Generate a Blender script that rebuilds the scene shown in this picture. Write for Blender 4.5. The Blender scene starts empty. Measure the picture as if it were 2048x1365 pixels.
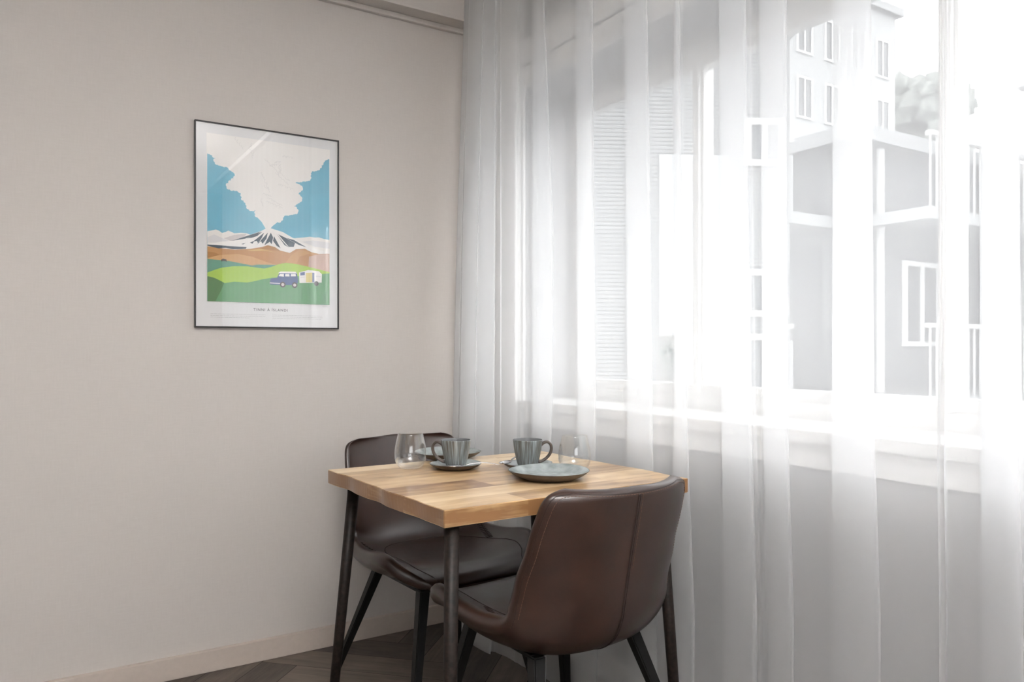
import bpy, bmesh, math, random
from mathutils import Vector, Matrix

scene = bpy.context.scene
COL = scene.collection
random.seed(7)
PI = math.pi

# ------------------------------------------------------------------ camera, sky, exposure
cam_d = bpy.data.cameras.new('camera')
cam = bpy.data.objects.new('camera', cam_d)
COL.objects.link(cam)
scene.camera = cam
cam.location = (-1.624, -2.763, 1.10)
cam.rotation_euler = (PI / 2, 0, -math.radians(32.05))
cam_d.sensor_width = 36.0
cam_d.lens = 36.0 * 1530.0 / 2048.0
cam_d.shift_y = (697.0 - 682.5) / 2048.0
cam_d.clip_start = 0.02
cam_d.clip_end = 500

world = bpy.data.worlds.new('overcast_sky')
scene.world = world
world.use_nodes = True
wn = world.node_tree
wn.nodes['Background'].inputs['Color'].default_value = (0.98, 0.99, 1.0, 1)
wn.nodes['Background'].inputs['Strength'].default_value = 1.75

vs = scene.view_settings
vs.view_transform = 'Standard'
vs.look = 'None'
vs.gamma = 1.0
vs.use_curve_mapping = False
vs.exposure = 1.34
scene.cycles.max_bounces = 14
scene.cycles.diffuse_bounces = 7
scene.cycles.glossy_bounces = 5
scene.cycles.transmission_bounces = 10
scene.cycles.transparent_max_bounces = 32
scene.cycles.sample_clamp_indirect = 8.0


# ------------------------------------------------------------------ materials
def new_mat(name):
    m = bpy.data.materials.new(name)
    m.use_nodes = True
    nt = m.node_tree
    return m, nt, nt.nodes['Principled BSDF']


def nd(nt, t, **kw):
    n = nt.nodes.new(t)
    for k, v in kw.items():
        setattr(n, k, v)
    return n


def plain(name, col, rough=0.5, metal=0.0, spec=0.5, noise=0.0, nscale=40.0, bump=0.0):
    m, nt, b = new_mat(name)
    b.inputs['Base Color'].default_value = (*col, 1)
    b.inputs['Roughness'].default_value = rough
    b.inputs['Metallic'].default_value = metal
    b.inputs['Specular IOR Level'].default_value = spec
    if noise or bump:
        tc = nd(nt, 'ShaderNodeTexCoord')
        nz = nd(nt, 'ShaderNodeTexNoise')
        nz.inputs['Scale'].default_value = nscale
        nz.inputs['Detail'].default_value = 5
        nt.links.new(tc.outputs['Object'], nz.inputs['Vector'])
        if noise:
            r = nd(nt, 'ShaderNodeValToRGB')
            r.color_ramp.elements[0].position = 0.3
            r.color_ramp.elements[1].position = 0.7
            r.color_ramp.elements[0].color = (*[c * (1 - noise) for c in col], 1)
            r.color_ramp.elements[1].color = (*[min(1, c * (1 + noise)) for c in col], 1)
            nt.links.new(nz.outputs['Fac'], r.inputs['Fac'])
            nt.links.new(r.outputs['Color'], b.inputs['Base Color'])
        if bump:
            bp = nd(nt, 'ShaderNodeBump')
            bp.inputs['Strength'].default_value = bump
            bp.inputs['Distance'].default_value = 0.002
            nt.links.new(nz.outputs['Fac'], bp.inputs['Height'])
            nt.links.new(bp.outputs['Normal'], b.inputs['Normal'])
    return m


def mat_wall():
    # greige paint over a woven lining: fine horizontal and vertical threads
    m, nt, b = new_mat('greige_wall_paint')
    tc = nd(nt, 'ShaderNodeTexCoord')
    mp = nd(nt, 'ShaderNodeMapping')
    mp.inputs['Scale'].default_value = (25, 25, 220)
    n1 = nd(nt, 'ShaderNodeTexNoise'); n1.inputs['Scale'].default_value = 1.0; n1.inputs['Detail'].default_value = 4
    mp2 = nd(nt, 'ShaderNodeMapping')
    mp2.inputs['Scale'].default_value = (220, 220, 25)
    n2 = nd(nt, 'ShaderNodeTexNoise'); n2.inputs['Scale'].default_value = 1.0; n2.inputs['Detail'].default_value = 4
    ad = nd(nt, 'ShaderNodeMath', operation='ADD')
    r = nd(nt, 'ShaderNodeValToRGB')
    r.color_ramp.elements[0].position = 0.25
    r.color_ramp.elements[1].position = 0.75
    r.color_ramp.elements[0].color = (0.508, 0.475, 0.449, 1)
    r.color_ramp.elements[1].color = (0.550, 0.516, 0.489, 1)
    hf = nd(nt, 'ShaderNodeMath', operation='MULTIPLY'); hf.inputs[1].default_value = 0.5
    bp = nd(nt, 'ShaderNodeBump'); bp.inputs['Strength'].default_value = 0.12; bp.inputs['Distance'].default_value = 0.002
    L = nt.links.new
    L(tc.outputs['Object'], mp.inputs['Vector']); L(mp.outputs[0], n1.inputs['Vector'])
    L(tc.outputs['Object'], mp2.inputs['Vector']); L(mp2.outputs[0], n2.inputs['Vector'])
    L(n1.outputs['Fac'], ad.inputs[0]); L(n2.outputs['Fac'], ad.inputs[1]); L(ad.outputs[0], hf.inputs[0])
    L(hf.outputs[0], r.inputs['Fac']); L(r.outputs['Color'], b.inputs['Base Color'])
    L(hf.outputs[0], bp.inputs['Height']); L(bp.outputs['Normal'], b.inputs['Normal'])
    b.inputs['Roughness'].default_value = 0.75
    b.inputs['Specular IOR Level'].default_value = 0.25
    return m


def mat_wood(name, c_dark, c_mid, c_light, rough, spec=0.5, grain=(2.5, 38, 38), bump=0.15, coat=0.0, varn='tone'):
    # per-board tone comes from a face attribute, grain runs along the board's own U
    m, nt, b = new_mat(name)
    uv = nd(nt, 'ShaderNodeUVMap'); uv.uv_map = 'UVMap'
    at = nd(nt, 'ShaderNodeAttribute'); at.attribute_name = varn
    off = nd(nt, 'ShaderNodeVectorMath', operation='MULTIPLY_ADD')
    mp = nd(nt, 'ShaderNodeMapping'); mp.inputs['Scale'].default_value = grain
    n1 = nd(nt, 'ShaderNodeTexNoise'); n1.inputs['Scale'].default_value = 1.0; n1.inputs['Detail'].default_value = 8; n1.inputs['Roughness'].default_value = 0.62; n1.inputs['Distortion'].default_value = 0.6
    mp2 = nd(nt, 'ShaderNodeMapping'); mp2.inputs['Scale'].default_value = (grain[0] * 1.6, grain[1] * 0.18, grain[2] * 0.18)
    n2 = nd(nt, 'ShaderNodeTexNoise'); n2.inputs['Scale'].default_value = 1.0; n2.inputs['Detail'].default_value = 3; n2.inputs['Distortion'].default_value = 1.2
    mx = nd(nt, 'ShaderNodeMath', operation='ADD')
    m2 = nd(nt, 'ShaderNodeMath', operation='MULTIPLY'); m2.inputs[1].default_value = 0.5
    m3 = nd(nt, 'ShaderNodeMath', operation='MULTIPLY_ADD'); m3.inputs[1].default_value = 0.42; m3.inputs[2].default_value = -0.21
    a3 = nd(nt, 'ShaderNodeMath', operation='ADD')
    r = nd(nt, 'ShaderNodeValToRGB')
    e = r.color_ramp.elements
    e[0].position = 0.27; e[0].color = (*c_dark, 1)
    e[1].position = 0.72; e[1].color = (*c_light, 1)
    k = e.new(0.48); k.color = (*c_mid, 1)
    L = nt.links.new
    L(at.outputs['Color'], off.inputs[0]); off.inputs[1].default_value = (37, 53, 11)
    L(uv.outputs[0], off.inputs[2])
    L(off.outputs[0], mp.inputs['Vector']); L(mp.outputs[0], n1.inputs['Vector'])
    L(off.outputs[0], mp2.inputs['Vector']); L(mp2.outputs[0], n2.inputs['Vector'])
    L(n1.outputs['Fac'], mx.inputs[0]); L(n2.outputs['Fac'], mx.inputs[1]); L(mx.outputs[0], m2.inputs[0])
    sp = nd(nt, 'ShaderNodeSeparateColor')
    L(at.outputs['Color'], sp.inputs[0]); L(sp.outputs[0], m3.inputs[0])
    L(m2.outputs[0], a3.inputs[0]); L(m3.outputs[0], a3.inputs[1]); L(a3.outputs[0], r.inputs['Fac'])
    L(r.outputs['Color'], b.inputs['Base Color'])
    bp = nd(nt, 'ShaderNodeBump'); bp.inputs['Strength'].default_value = bump; bp.inputs['Distance'].default_value = 0.001
    L(n1.outputs['Fac'], bp.inputs['Height']); L(bp.outputs['Normal'], b.inputs['Normal'])
    b.inputs['Roughness'].default_value = rough
    b.inputs['Specular IOR Level'].default_value = spec
    b.inputs['Coat Weight'].default_value = coat
    b.inputs['Coat Roughness'].default_value = 0.25
    return m


def mat_sheer():
    # open-weave voile: part of the light passes straight through, the rest is scattered on both sides
    m, nt, b = new_mat('white_voile')
    nt.nodes.remove(b)
    out = nt.nodes['Material Output']
    tr = nd(nt, 'ShaderNodeBsdfTransparent'); tr.inputs['Color'].default_value = (1, 1, 1, 1)
    tl = nd(nt, 'ShaderNodeBsdfTranslucent'); tl.inputs['Color'].default_value = (0.93, 0.935, 0.94, 1)
    df = nd(nt, 'ShaderNodeBsdfDiffuse'); df.inputs['Color'].default_value = (0.885, 0.90, 0.915, 1)
    mx = nd(nt, 'ShaderNodeMixShader'); mx.inputs[0].default_value = 0.22
    my = nd(nt, 'ShaderNodeMixShader')
    # denser when seen edge-on: the threads close up
    lw = nd(nt, 'ShaderNodeLayerWeight'); lw.inputs['Blend'].default_value = 0.35
    mr = nd(nt, 'ShaderNodeMapRange')
    mr.inputs['From Min'].default_value = 0.0; mr.inputs['From Max'].default_value = 1.0
    mr.inputs['To Min'].default_value = 0.40; mr.inputs['To Max'].default_value = 0.72
    L = nt.links.new
    L(lw.outputs['Facing'], mr.inputs['Value']); L(mr.outputs[0], my.inputs[0])
    L(tl.outputs[0], mx.inputs[1]); L(df.outputs[0], mx.inputs[2])
    L(tr.outputs[0], my.inputs[1]); L(mx.outputs[0], my.inputs[2])
    L(my.outputs[0], out.inputs['Surface'])
    return m


def mat_pane(name, tint=(1, 1, 1), base=0.04, rough=0.0, edge=0.6, power=5.0):
    m, nt, b = new_mat(name)
    nt.nodes.remove(b)
    out = nt.nodes['Material Output']
    tr = nd(nt, 'ShaderNodeBsdfTransparent'); tr.inputs['Color'].default_value = (*tint, 1)
    gl = nd(nt, 'ShaderNodeBsdfGlossy'); gl.inputs['Roughness'].default_value = rough
    gl.inputs['Color'].default_value = (1, 1, 1, 1)
    fr = nd(nt, 'ShaderNodeLayerWeight'); fr.inputs['Blend'].default_value = 0.5
    pw = nd(nt, 'ShaderNodeMath', operation='POWER'); pw.inputs[1].default_value = power
    mu = nd(nt, 'ShaderNodeMath', operation='MULTIPLY_ADD'); mu.inputs[1].default_value = edge; mu.inputs[2].default_value = base
    mx = nd(nt, 'ShaderNodeMixShader')
    L = nt.links.new
    L(fr.outputs['Facing'], pw.inputs[0]); L(pw.outputs[0], mu.inputs[0]); L(mu.outputs[0], mx.inputs[0])
    L(tr.outputs[0], mx.inputs[1]); L(gl.outputs[0], mx.inputs[2]); L(mx.outputs[0], out.inputs['Surface'])
    return m


def mat_leather():
    m, nt, b = new_mat('brown_leather')
    tc = nd(nt, 'ShaderNodeTexCoord')
    n1 = nd(nt, 'ShaderNodeTexNoise'); n1.inputs['Scale'].default_value = 14; n1.inputs['Detail'].default_value = 6; n1.inputs['Roughness'].default_value = 0.6
    r = nd(nt, 'ShaderNodeValToRGB')
    r.color_ramp.elements[0].position = 0.3; r.color_ramp.elements[0].color = (0.020, 0.0075, 0.0043, 1)
    r.color_ramp.elements[1].position = 0.72; r.color_ramp.elements[1].color = (0.038, 0.0152, 0.0090, 1)
    v = nd(nt, 'ShaderNodeTexVoronoi'); v.inputs['Scale'].default_value = 420
    bp = nd(nt, 'ShaderNodeBump'); bp.inputs['Strength'].default_value = 0.10; bp.inputs['Distance'].default_value = 0.0006
    rr = nd(nt, 'ShaderNodeMapRange'); rr.inputs['To Min'].default_value = 0.28; rr.inputs['To Max'].default_value = 0.42
    L = nt.links.new
    L(tc.outputs['Object'], n1.inputs['Vector']); L(n1.outputs['Fac'], r.inputs['Fac']); L(r.outputs['Color'], b.inputs['Base Color'])
    L(n1.outputs['Fac'], rr.inputs['Value']); L(rr.outputs[0], b.inputs['Roughness'])
    L(tc.outputs['Object'], v.inputs['Vector']); L(v.outputs['Distance'], bp.inputs['Height']); L(bp.outputs['Normal'], b.inputs['Normal'])
    b.inputs['Specular IOR Level'].default_value = 0.8
    b.inputs['Coat Weight'].default_value = 0.10
    b.inputs['Coat Roughness'].default_value = 0.3
    return m


def mat_ceramic_streak():
    # reactive glaze: vertical streaks of grey-blue over brown, running round the cup
    m, nt, b = new_mat('streaked_stoneware_glaze')
    uv = nd(nt, 'ShaderNodeUVMap'); uv.uv_map = 'UVMap'
    mp = nd(nt, 'ShaderNodeMapping'); mp.inputs['Scale'].default_value = (80, 3.0, 1)
    n1 = nd(nt, 'ShaderNodeTexNoise'); n1.inputs['Scale'].default_value = 1.0; n1.inputs['Detail'].default_value = 4
    r = nd(nt, 'ShaderNodeValToRGB')
    e = r.color_ramp.elements
    e[0].position = 0.34; e[0].color = (0.085, 0.070, 0.055, 1)
    e[1].position = 0.66; e[1].color = (0.27, 0.31, 0.32, 1)
    k = e.new(0.5); k.color = (0.13, 0.145, 0.145, 1)
    bp = nd(nt, 'ShaderNodeBump'); bp.inputs['Strength'].default_value = 0.35; bp.inputs['Distance'].default_value = 0.001
    L = nt.links.new
    L(uv.outputs[0], mp.inputs['Vector']); L(mp.outputs[0], n1.inputs['Vector']); L(n1.outputs['Fac'], r.inputs['Fac'])
    L(r.outputs['Color'], b.inputs['Base Color']); L(n1.outputs['Fac'], bp.inputs['Height']); L(bp.outputs['Normal'], b.inputs['Normal'])
    b.inputs['Roughness'].default_value = 0.28
    return m


def mat_siding():
    m, nt, b = new_mat('pale_lap_siding')
    tc = nd(nt, 'ShaderNodeTexCoord')
    sx = nd(nt, 'ShaderNodeSeparateXYZ')
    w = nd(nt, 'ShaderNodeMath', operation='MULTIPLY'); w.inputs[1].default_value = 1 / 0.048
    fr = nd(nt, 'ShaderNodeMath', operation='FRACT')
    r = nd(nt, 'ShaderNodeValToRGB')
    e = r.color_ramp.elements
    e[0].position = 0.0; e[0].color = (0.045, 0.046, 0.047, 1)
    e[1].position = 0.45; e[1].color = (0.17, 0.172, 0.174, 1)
    L = nt.links.new
    L(tc.outputs['Object'], sx.inputs[0]); L(sx.outputs['Z'], w.inputs[0]); L(w.outputs[0], fr.inputs[0])
    L(fr.outputs[0], r.inputs['Fac']); L(r.outputs['Color'], b.inputs['Base Color'])
    b.inputs['Roughness'].default_value = 0.7
    return m


M = {}
M['wall'] = mat_wall()
M['wall_white'] = plain('white_wall_paint', (0.44, 0.44, 0.445), 0.7, noise=0.03, nscale=6)
M['trim'] = plain('greige_trim_paint', (0.50, 0.435, 0.385), 0.45, noise=0.03, nscale=60, bump=0.05)
M['white_trim'] = plain('white_gloss_paint', (0.82, 0.82, 0.81), 0.35)
M['ceiling'] = plain('matt_ceiling_paint', (0.86, 0.845, 0.83), 0.85)
M['floor'] = mat_wood('dark_oak_parquet', (0.036, 0.027, 0.022), (0.088, 0.067, 0.053), (0.165, 0.132, 0.106), 0.42, grain=(3, 60, 60), bump=0.25)
M['top'] = mat_wood('honey_acacia', (0.24, 0.12, 0.048), (0.57, 0.38, 0.19), (0.79, 0.62, 0.40), 0.28, spec=0.5, grain=(3.2, 40, 40), bump=0.05, coat=0.25)
M['leg_metal'] = plain('blackened_brown_steel', (0.014, 0.0095, 0.0075), 0.48, metal=0.0, spec=0.25, noise=0.6, nscale=90, bump=0.1)
M['chair_leg'] = plain('black_lacquered_wood', (0.005, 0.0045, 0.0042), 0.5, spec=0.35, noise=0.2, nscale=30)
M['leather'] = mat_leather()
M['seam'] = plain('dark_piping_leather', (0.020, 0.010, 0.008), 0.5)
M['thread'] = plain('tan_thread', (0.13, 0.075, 0.05), 0.7)
M['thread_dark'] = plain('brown_thread', (0.022, 0.010, 0.008), 0.7)
M['voile'] = mat_sheer()
M['pane'] = mat_pane('window_glass', (0.98, 0.985, 0.985), 0.06)
M['poster_glass'] = mat_pane('picture_glass', (0.985, 0.985, 0.985), 0.13, edge=0.87)
M['drink_glass'] = mat_pane('clear_drinking_glass', (0.975, 0.98, 0.98), 0.06, edge=0.9, power=3.0)
M['black_frame'] = plain('black_anodised_frame', (0.014, 0.012, 0.011), 0.4)
M['mat_board'] = plain('white_mat_board', (0.72, 0.72, 0.73), 0.8)
M['bevel_white'] = plain('white_bevel_core', (0.86, 0.86, 0.84), 0.7)
M['cup'] = mat_ceramic_streak()
M['glaze'] = plain('grey_blue_glaze', (0.27, 0.30, 0.30), 0.12, noise=0.3, nscale=30)
M['glaze_edge'] = plain('bare_brown_stoneware', (0.075, 0.058, 0.048), 0.4, noise=0.35, nscale=45)
M['cup_inside'] = plain('grey_inside_glaze', (0.15, 0.155, 0.16), 0.2)
M['steel'] = plain('polished_steel', (0.62, 0.61, 0.62), 0.12, metal=1.0)
M['ink'] = plain('dark_grey_ink', (0.11, 0.11, 0.12), 0.8)
M['ink_pale'] = plain('pale_grey_ink', (0.42, 0.42, 0.43), 0.8)
M['siding'] = mat_siding()


# ------------------------------------------------------------------ mesh helpers
def link(name, bm, mats, parent=None, smooth=False):
    me = bpy.data.meshes.new(name)
    bm.to_mesh(me)
    bm.free()
    if not isinstance(mats, (list, tuple)):
        mats = [mats]
    for m in mats:
        me.materials.append(m)
    if smooth:
        me.polygons.foreach_set('use_smooth', [True] * len(me.polygons))
    o = bpy.data.objects.new(name, me)
    COL.objects.link(o)
    if parent is not None:
        o.parent = parent
    return o


def empty(name, label, cat, loc=(0, 0, 0), rz=0.0, group=None):
    o = bpy.data.objects.new(name, None)
    o.empty_display_size = 0.1
    COL.objects.link(o)
    o.location = loc
    o.rotation_euler = (0, 0, rz)
    tag(o, label, cat, group)
    return o


def tag(o, label, cat=None, group=None, kind=None):
    o['label'] = label
    if cat:
        o['category'] = cat
    if group:
        o['group'] = group
    if kind:
        o['kind'] = kind
    return o


def struct(name, bm, mats, label, cat, smooth=False):
    o = link(name, bm, mats, None, smooth)
    o['kind'] = 'structure'
    o['label'] = label
    o['category'] = cat
    return o


def box(bm, x0, x1, y0, y1, z0, z1, mi=0, bevel=0.0):
    g = bmesh.ops.create_cube(bm, size=1.0)
    vs_ = g['verts']
    for v in vs_:
        v.co = Vector((x0 + (v.co.x + .5) * (x1 - x0), y0 + (v.co.y + .5) * (y1 - y0), z0 + (v.co.z + .5) * (z1 - z0)))
    fs = set(f for v in vs_ for f in v.link_faces)
    for f in fs:
        f.material_index = mi
    if bevel:
        es = set(e for v in vs_ for e in v.link_edges)
        r = bmesh.ops.bevel(bm, geom=list(es), offset=bevel, segments=2, affect='EDGES', profile=0.6)
        for f in r['faces']:
            f.material_index = mi
    return bm


def tube(bm, pts, rad, n=8, cap=True, closed=False):
    pts = [Vector(p) for p in pts]
    N = len(pts)
    rings = []
    up = None
    for i, p in enumerate(pts):
        if closed:
            t = (pts[(i + 1) % N] - pts[i - 1]).normalized()
        else:
            t = (pts[min(i + 1, N - 1)] - pts[max(i - 1, 0)]).normalized()
        if up is None:
            up = Vector((0, 0, 1)) if abs(t.z) < 0.9 else Vector((1, 0, 0))
        s = t.cross(up).normalized()
        up = s.cross(t).normalized()
        r = rad[i] if isinstance(rad, (list, tuple)) else rad
        rings.append([bm.verts.new(p + (s * math.cos(2 * PI * k / n) + up * math.sin(2 * PI * k / n)) * r) for k in range(n)])
    m = N if closed else N - 1
    for i in range(m):
        a, b = rings[i], rings[(i + 1) % N]
        for k in range(n):
            bm.faces.new((a[k], a[(k + 1) % n], b[(k + 1) % n], b[k]))
    if cap and not closed:
        bm.faces.new(rings[0][::-1])
        bm.faces.new(rings[-1])
    return bm


def lathe(bm, prof, n=48, uv=False, mis=None):
    """prof: (radius, z) pairs; radius 0 closes the surface. mis: material index per profile segment."""
    uvl = bm.loops.layers.uv.new('UVMap') if uv else None
    rings = []
    for r, z in prof:
        if r <= 1e-6:
            rings.append([bm.verts.new((0, 0, z))])
        else:
            rings.append([bm.verts.new((r * math.cos(2 * PI * k / n), r * math.sin(2 * PI * k / n), z)) for k in range(n)])
    for i in range(len(prof) - 1):
        a, b = rings[i], rings[i + 1]
        for k in range(n):
            k2 = (k + 1) % n
            if len(a) == 1:
                f = bm.faces.new((a[0], b[k2], b[k]))
            elif len(b) == 1:
                f = bm.faces.new((a[k], a[k2], b[0]))
            else:
                f = bm.faces.new((a[k], a[k2], b[k2], b[k]))
            if mis:
                f.material_index = mis[i]
            if uv and len(f.loops) == 4:
                for lp, (uu, vv) in zip(f.loops, ((k / n, i), ((k + 1) / n, i), ((k + 1) / n, i + 1), (k / n, i + 1))):
                    lp[uvl].uv = (uu, vv / len(prof))
    bmesh.ops.recalc_face_normals(bm, faces=bm.faces)
    return bm


# ------------------------------------------------------------------ room shell
RX0, RY0, HC = -4.7, -5.4, 2.66
WY0, WY1 = -4.60, -0.27          # window opening along the right wall
WZ0, WZ1 = 0.87, 2.107


def herringbone():
    bm = bmesh.new()
    uvl = bm.loops.layers.uv.new('UVMap')
    tone = bm.faces.layers.float_color.new('tone') if hasattr(bm.faces.layers, 'float_color') else None
    cl = bm.loops.layers.float_color.new('tone')
    W, Ln = 0.134, 0.67
    c = math.cos(PI / 4)

    def plank(px, py, horiz):
        # corner px,py in the rotated grid
        w, h = (Ln, W) if horiz else (W, Ln)
        g = 0.0009
        q = [(px + g, py + g), (px + w - g, py + g), (px + w - g, py + h - g), (px + g, py + h - g)]
        ws = [(c * (a - b) - 0.375, c * (a + b) - 0.026) for a, b in q]
        cx = sum(p[0] for p in ws) / 4
        cy = sum(p[1] for p in ws) / 4
        if not (RX0 - .5 < cx < .6 and RY0 - .5 < cy < .6):
            return
        # clip against the room rectangle
        poly = ws
        for ax, lim, sgn in ((0, RX0, 1), (0, 0.02, -1), (1, RY0, 1), (1, 0.02, -1)):
            out = []
            for i in range(len(poly)):
                a, b = poly[i], poly[(i + 1) % len(poly)]
                ia, ib = (a[ax] - lim) * sgn >= 0, (b[ax] - lim) * sgn >= 0
                if ia:
                    out.append(a)
                if ia != ib:
                    t = (lim - a[ax]) / (b[ax] - a[ax])
                    out.append((a[0] + t * (b[0] - a[0]), a[1] + t * (b[1] - a[1])))
            poly = out
            if len(poly) < 3:
                return
        f = bm.faces.new([bm.verts.new((x, y, 0)) for x, y in poly])
        tv = (random.random(), random.random(), random.random(), 1)
        for lp in f.loops:
            x, y = lp.vert.co.x, lp.vert.co.y
            a, b = c * (x + y), c * (y - x)
            lp[uvl].uv = (a, b) if horiz else (b, a)
            lp[cl] = tv
        if f.normal.z < 0:
            f.normal_flip()
    # herringbone lattice: an L of one horizontal and one vertical plank, stepped along (W, W) and (2 Ln, 0)-type rows
    for i in range(-80, 80):
        for j in range(-14, 14):
            ox, oy = i * W + j * Ln, i * W - j * Ln
            plank(ox, oy, True)
            plank(ox - W + 0.0, oy + 0.0 + W - W, False)
    box(bm, RX0, 0.02, RY0, 0.02, -0.1, -0.0012, 1)
    return bm


struct('floor', herringbone(), [M['floor'], plain('dark_joint', (0.01, 0.008, 0.007), 0.8)], 'dark brown oak herringbone parquet floor', 'floor')

bm = bmesh.new(); box(bm, RX0 - .1, 0.3, 0, 0.15, -0.1, HC + .1)
struct('wall_left', bm, M['wall'], 'greige painted wall behind the framed poster', 'wall')

bm = bmesh.new()
box(bm, 0, 0.30, RY0 - .1, 0, -0.1, WZ0)
box(bm, 0, 0.30, RY0 - .1, 0, WZ1, HC + .1)
box(bm, 0, 0.30, WY1, 0, WZ0, WZ1)
box(bm, 0, 0.30, RY0 - .1, WY0, WZ0, WZ1)
struct('wall_right', bm, M['wall_white'], 'pale window wall behind the sheer curtain', 'wall')

# wall behind the camera; its wide opening is added for fill daylight
BX0, BX1, BZ0, BZ1 = -3.6, -1.4, 0.85, 2.35
bm = bmesh.new()
box(bm, RX0 - .1, 0.3, RY0 - .25, RY0, -0.1, BZ0)
box(bm, RX0 - .1, 0.3, RY0 - .25, RY0, BZ1, HC + .1)
box(bm, RX0 - .1, BX0, RY0 - .25, RY0, BZ0, BZ1)
box(bm, BX1, 0.3, RY0 - .25, RY0, BZ0, BZ1)
struct('wall_back', bm, M['wall'], 'greige wall behind the camera with an added opening for fill daylight', 'wall')
bm = bmesh.new(); box(bm, RX0 - .15, RX0, RY0 - .1, 0.1, -0.1, HC + .1)
struct('wall_front', bm, M['wall'], 'greige side wall opposite the curtained window', 'wall')
bm = bmesh.new(); box(bm, RX0 - .1, 0.3, RY0 - .25, 0.15, HC, HC + .12)
struct('ceiling', bm, M['ceiling'], 'plain matt ceiling of the dining room', 'ceiling')

# boxed cornice along the left wall, with a small bead where it meets the wall
bm = bmesh.new()
box(bm, RX0, 0.0, -0.088, 0.0, 2.40, HC)
box(bm, RX0, 0.0, -0.020, 0.0, 2.380, 2.40, bevel=0.004)
box(bm, RX0, 0.0, -0.094, -0.084, 2.396, 2.408, bevel=0.002)
struct('trim_1', bm, M['wall'], 'greige boxed cornice along the top of the poster wall', 'cornice')

bm = bmesh.new()
box(bm, RX0, -0.018, -0.020, 0.0, 0.0, 0.073, bevel=0.0025)
struct('baseboard_left', bm, M['trim'], 'greige baseboard along the foot of the poster wall', 'baseboard')
bm = bmesh.new()
box(bm, -0.018, 0.0, RY0, -0.0, 0.0, 0.022, bevel=0.003)
box(bm, -0.014, 0.0, RY0, -0.0, 0.022, 0.073, bevel=0.003)
struct('baseboard_right', bm, M['white_trim'], 'white stepped baseboard under the window', 'baseboard')

# added fill lamp, unseen behind the camera: a drum shining up and down
lamp = empty('added_fill_lamp', 'added fill lamp in a white drum under the ceiling, unseen behind the viewer', 'lamp', (-1.6, -3.25, HC))
bm = bmesh.new(); tube(bm, [(0, 0, 0), (0, 0, -0.36)], 0.008, 10)
bmesh.ops.create_cone(bm, cap_ends=True, segments=24, radius1=0.05, radius2=0.05, depth=0.03, matrix=Matrix.Translation((0, 0, -0.015)))
link('fill_rod', bm, M['white_trim'], lamp)
bm = bmesh.new()
lathe(bm, [(0.02, -0.36), (0.38, -0.36), (0.38, -0.31), (0.392, -0.31), (0.392, -0.46), (0.38, -0.46), (0.38, -0.37), (0.02, -0.37)], 48)
link('fill_drum', bm, M['white_trim'], lamp)
for nm, zz, rx, en in (('down_fill', -0.44, 0.0, 7), ('up_fill', -0.33, PI, 66)):
    ld = bpy.data.lights.new(nm, 'AREA')
    ld.shape = 'DISK'
    ld.size = 0.72
    ld.energy = en
    ld.color = (1.0, 0.99, 0.985)
    lo = bpy.data.objects.new(nm, ld)
    COL.objects.link(lo)
    lo.parent = lamp
    lo.location = (0, 0, zz)
    lo.rotation_euler = (rx, 0, 0)

# white boxed-in pipe run in the corner beside the window
bm = bmesh.new(); box(bm, -0.045, 0.0, -0.262, -0.021, 0.0, HC, bevel=0.004)
struct('trim_2', bm, M['white_trim'], 'white boxed pipe run in the corner behind the curtain edge', 'boxing')

# ---- main window: casing, deep sill, frame, mullions, panes
win = bpy.data.objects.new('window_1', None); COL.objects.link(win)
win['kind'] = 'structure'
tag(win, 'wide white window with slim mullions behind the sheer curtain', 'window')
bm = bmesh.new()
box(bm, -0.016, 0.0, WY0 - .1, WY1 + .004, WZ1, 2.187, bevel=0.003)
box(bm, -0.022, 0.0, WY0 - .1, WY1 + .004, 2.195, 2.288, bevel=0.004)
link('head_casing', bm, M['white_trim'], win)
bm = bmesh.new(); box(bm, -0.014, 0.0, WY1, WY1 + .006, 0.90, WZ1, bevel=0.002)
link('side_casing', bm, M['white_trim'], win)
bm = bmesh.new(); box(bm, -0.032, 0.215, WY0 - .1, WY1 + .004, 0.868, 0.901, bevel=0.004)
link('window_sill', bm, M['white_trim'], win)
bm = bmesh.new(); box(bm, -0.012, 0.0, WY0 - .1, WY1 + .004, 0.806, 0.868, bevel=0.003)
link('sill_apron', bm, M['white_trim'], win)
bm = bmesh.new()
FX0, FX1 = 0.215, 0.285
box(bm, FX0, FX1, WY0, WY1, 0.87, 0.946, bevel=0.003)
box(bm, FX0, FX1, WY0, WY1, 2.055, WZ1, bevel=0.003)
box(bm, FX0, FX1, WY1 - .05, WY1, 0.946, 2.055, bevel=0.003)
box(bm, FX0, FX1, WY0, WY0 + .05, 0.946, 2.055, bevel=0.003)
link('window_frame', bm, M['white_trim'], win)
MULL = [-0.958, -1.768, -2.578, -3.388]
bounds = [WY1 - .05] + MULL + [WY0 + .05]
for y in MULL:
    bm = bmesh.new(); box(bm, FX0, FX1, y - .014, y + .014, 0.946, 2.055, bevel=0.003)
    link('mullion', bm, M['white_trim'], win)
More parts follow.
